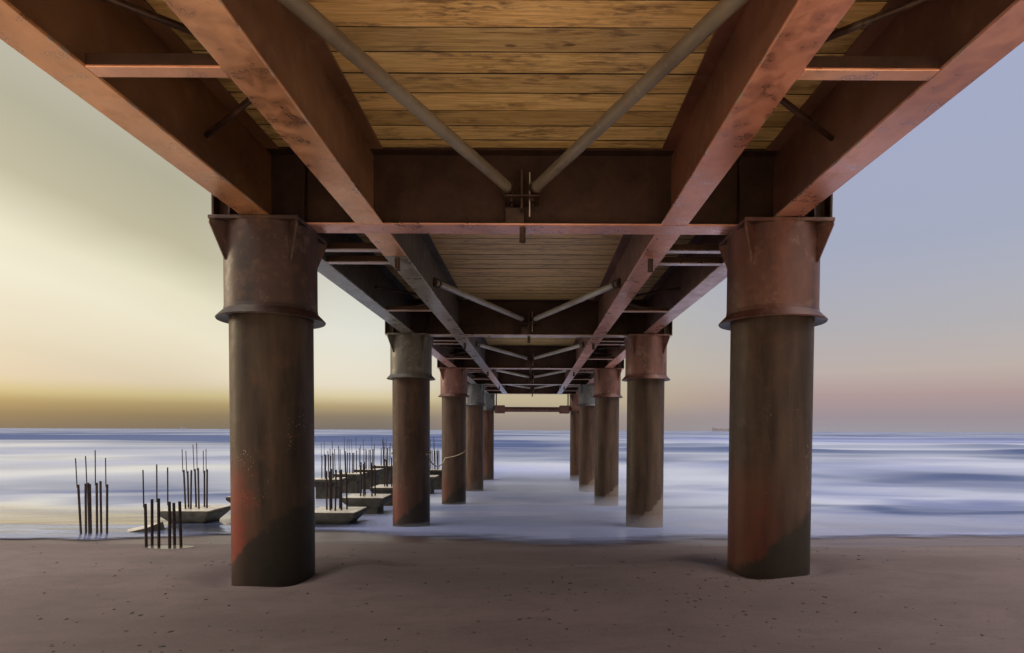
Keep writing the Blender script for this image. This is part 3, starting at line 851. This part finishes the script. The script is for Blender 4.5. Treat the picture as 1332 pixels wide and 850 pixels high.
upL = wn.ramp(elL, [(0.0, (0.70, 0.64, 0.52)), (0.10, (0.72, 0.66, 0.54)), (0.19, (0.88, 0.84, 0.66)), (0.235, (0.84, 0.80, 0.58)), (0.30, (0.50, 0.44, 0.25)), (0.37, (0.43, 0.38, 0.21)), (0.45, (0.55, 0.515, 0.38)), (1, (0.5, 0.52, 0.58))])
lowL = wn.ramp(dz, [(0.0, (0.235, 0.205, 0.155)), (0.018, (0.27, 0.225, 0.135)), (0.034, (0.40, 0.33, 0.17)), (0.046, (0.60, 0.55, 0.30)), (0.065, (0.72, 0.66, 0.48))])
left = wn.mix(wn.mapr(dz, 0.046, 0.075, 0, 1, True), lowL, upL)
upM = wn.ramp(dz, [(0.0, (0.74, 0.67, 0.57)), (0.08, (0.76, 0.70, 0.60)), (0.14, (0.72, 0.70, 0.64)), (0.22, (0.60, 0.56, 0.48)), (1, (0.5, 0.52, 0.58))])
lowM = wn.ramp(dz, [(0.0, (0.19, 0.165, 0.15)), (0.02, (0.23, 0.19, 0.145)), (0.036, (0.42, 0.33, 0.19)), (0.05, (0.66, 0.58, 0.37)), (0.07, (0.75, 0.68, 0.56))])
midl = wn.mix(wn.mapr(dz, 0.05, 0.08, 0, 1, True), lowM, upM)
cen = wn.ramp(dz, [(0.0, (0.31, 0.26, 0.24)), (0.02, (0.355, 0.295, 0.26)), (0.045, (0.49, 0.42, 0.28)), (0.1, (0.5, 0.45, 0.36)), (0.3, (0.45, 0.44, 0.46)), (1, (0.42, 0.46, 0.58))])
right = wn.ramp(dz, [(0.0, (0.36, 0.335, 0.38)), (0.022, (0.345, 0.29, 0.335)), (0.05, (0.405, 0.29, 0.325)), (0.085, (0.465, 0.375, 0.385)), (0.144, (0.40, 0.36, 0.41)), (0.256, (0.345, 0.345, 0.47)), (0.43, (0.36, 0.37, 0.525)), (1, (0.38, 0.44, 0.62))])
axn = wn.math('ADD', ax, wn.math('MULTIPLY', wn.math('SUBTRACT', cl, 0.5), 0.06))
left = wn.mix(1.0, left, (0.86, 0.81, 0.81), 'MULTIPLY')
c = wn.mix(wn.mapr(axn, -0.50, -0.28, 0, 1, True), left, midl)
c = wn.mix(wn.mapr(axn, -0.26, -0.02, 0, 1, True), c, cen)
c = wn.mix(wn.mapr(axn, 0.02, 0.42, 0, 1, True), c, right)
# added bright glow high in the unseen sky behind, lights sand and pier underside
back = wn.mapr(dy, 0.25, -0.35, 0, 1, True)
hi = wn.mapr(dz, 0.40, 0.75, 0, 1, True)
c = wn.mix(back, c, wn.mix(hi, (0.20, 0.17, 0.165), (10.0, 8.9, 7.8)))
bg2 = wn.n('ShaderNodeBackground'); wn.l(c, bg2.inputs[0]); bg2.inputs[1].default_value = SKYG
ad = wn.n('ShaderNodeAddShader'); wn.l(bg1.outputs[0], ad.inputs[0]); wn.l(bg2.outputs[0], ad.inputs[1])
wo = wn.n('ShaderNodeOutputWorld'); wn.l(ad.outputs[0], wo.inputs[0])

sl = bpy.data.lights.new('Sun', 'SUN'); sl.energy = 0.6; sl.angle = radians(12); sl.color = (1.0, 0.84, 0.62)
so = bpy.data.objects.new('Sun', sl); COL.objects.link(so)
sd = Vector((sin(SUN_AZ)*cos(SUN_EL), cos(SUN_AZ)*cos(SUN_EL), sin(SUN_EL)))
so.rotation_euler = sd.to_track_quat('Z', 'Y').to_euler()
so.location = (-20, 10, 12)

scene.view_settings.view_transform = 'Standard'
scene.view_settings.look = 'None'
scene.view_settings.exposure = 0.0
scene.view_settings.gamma = 1.0
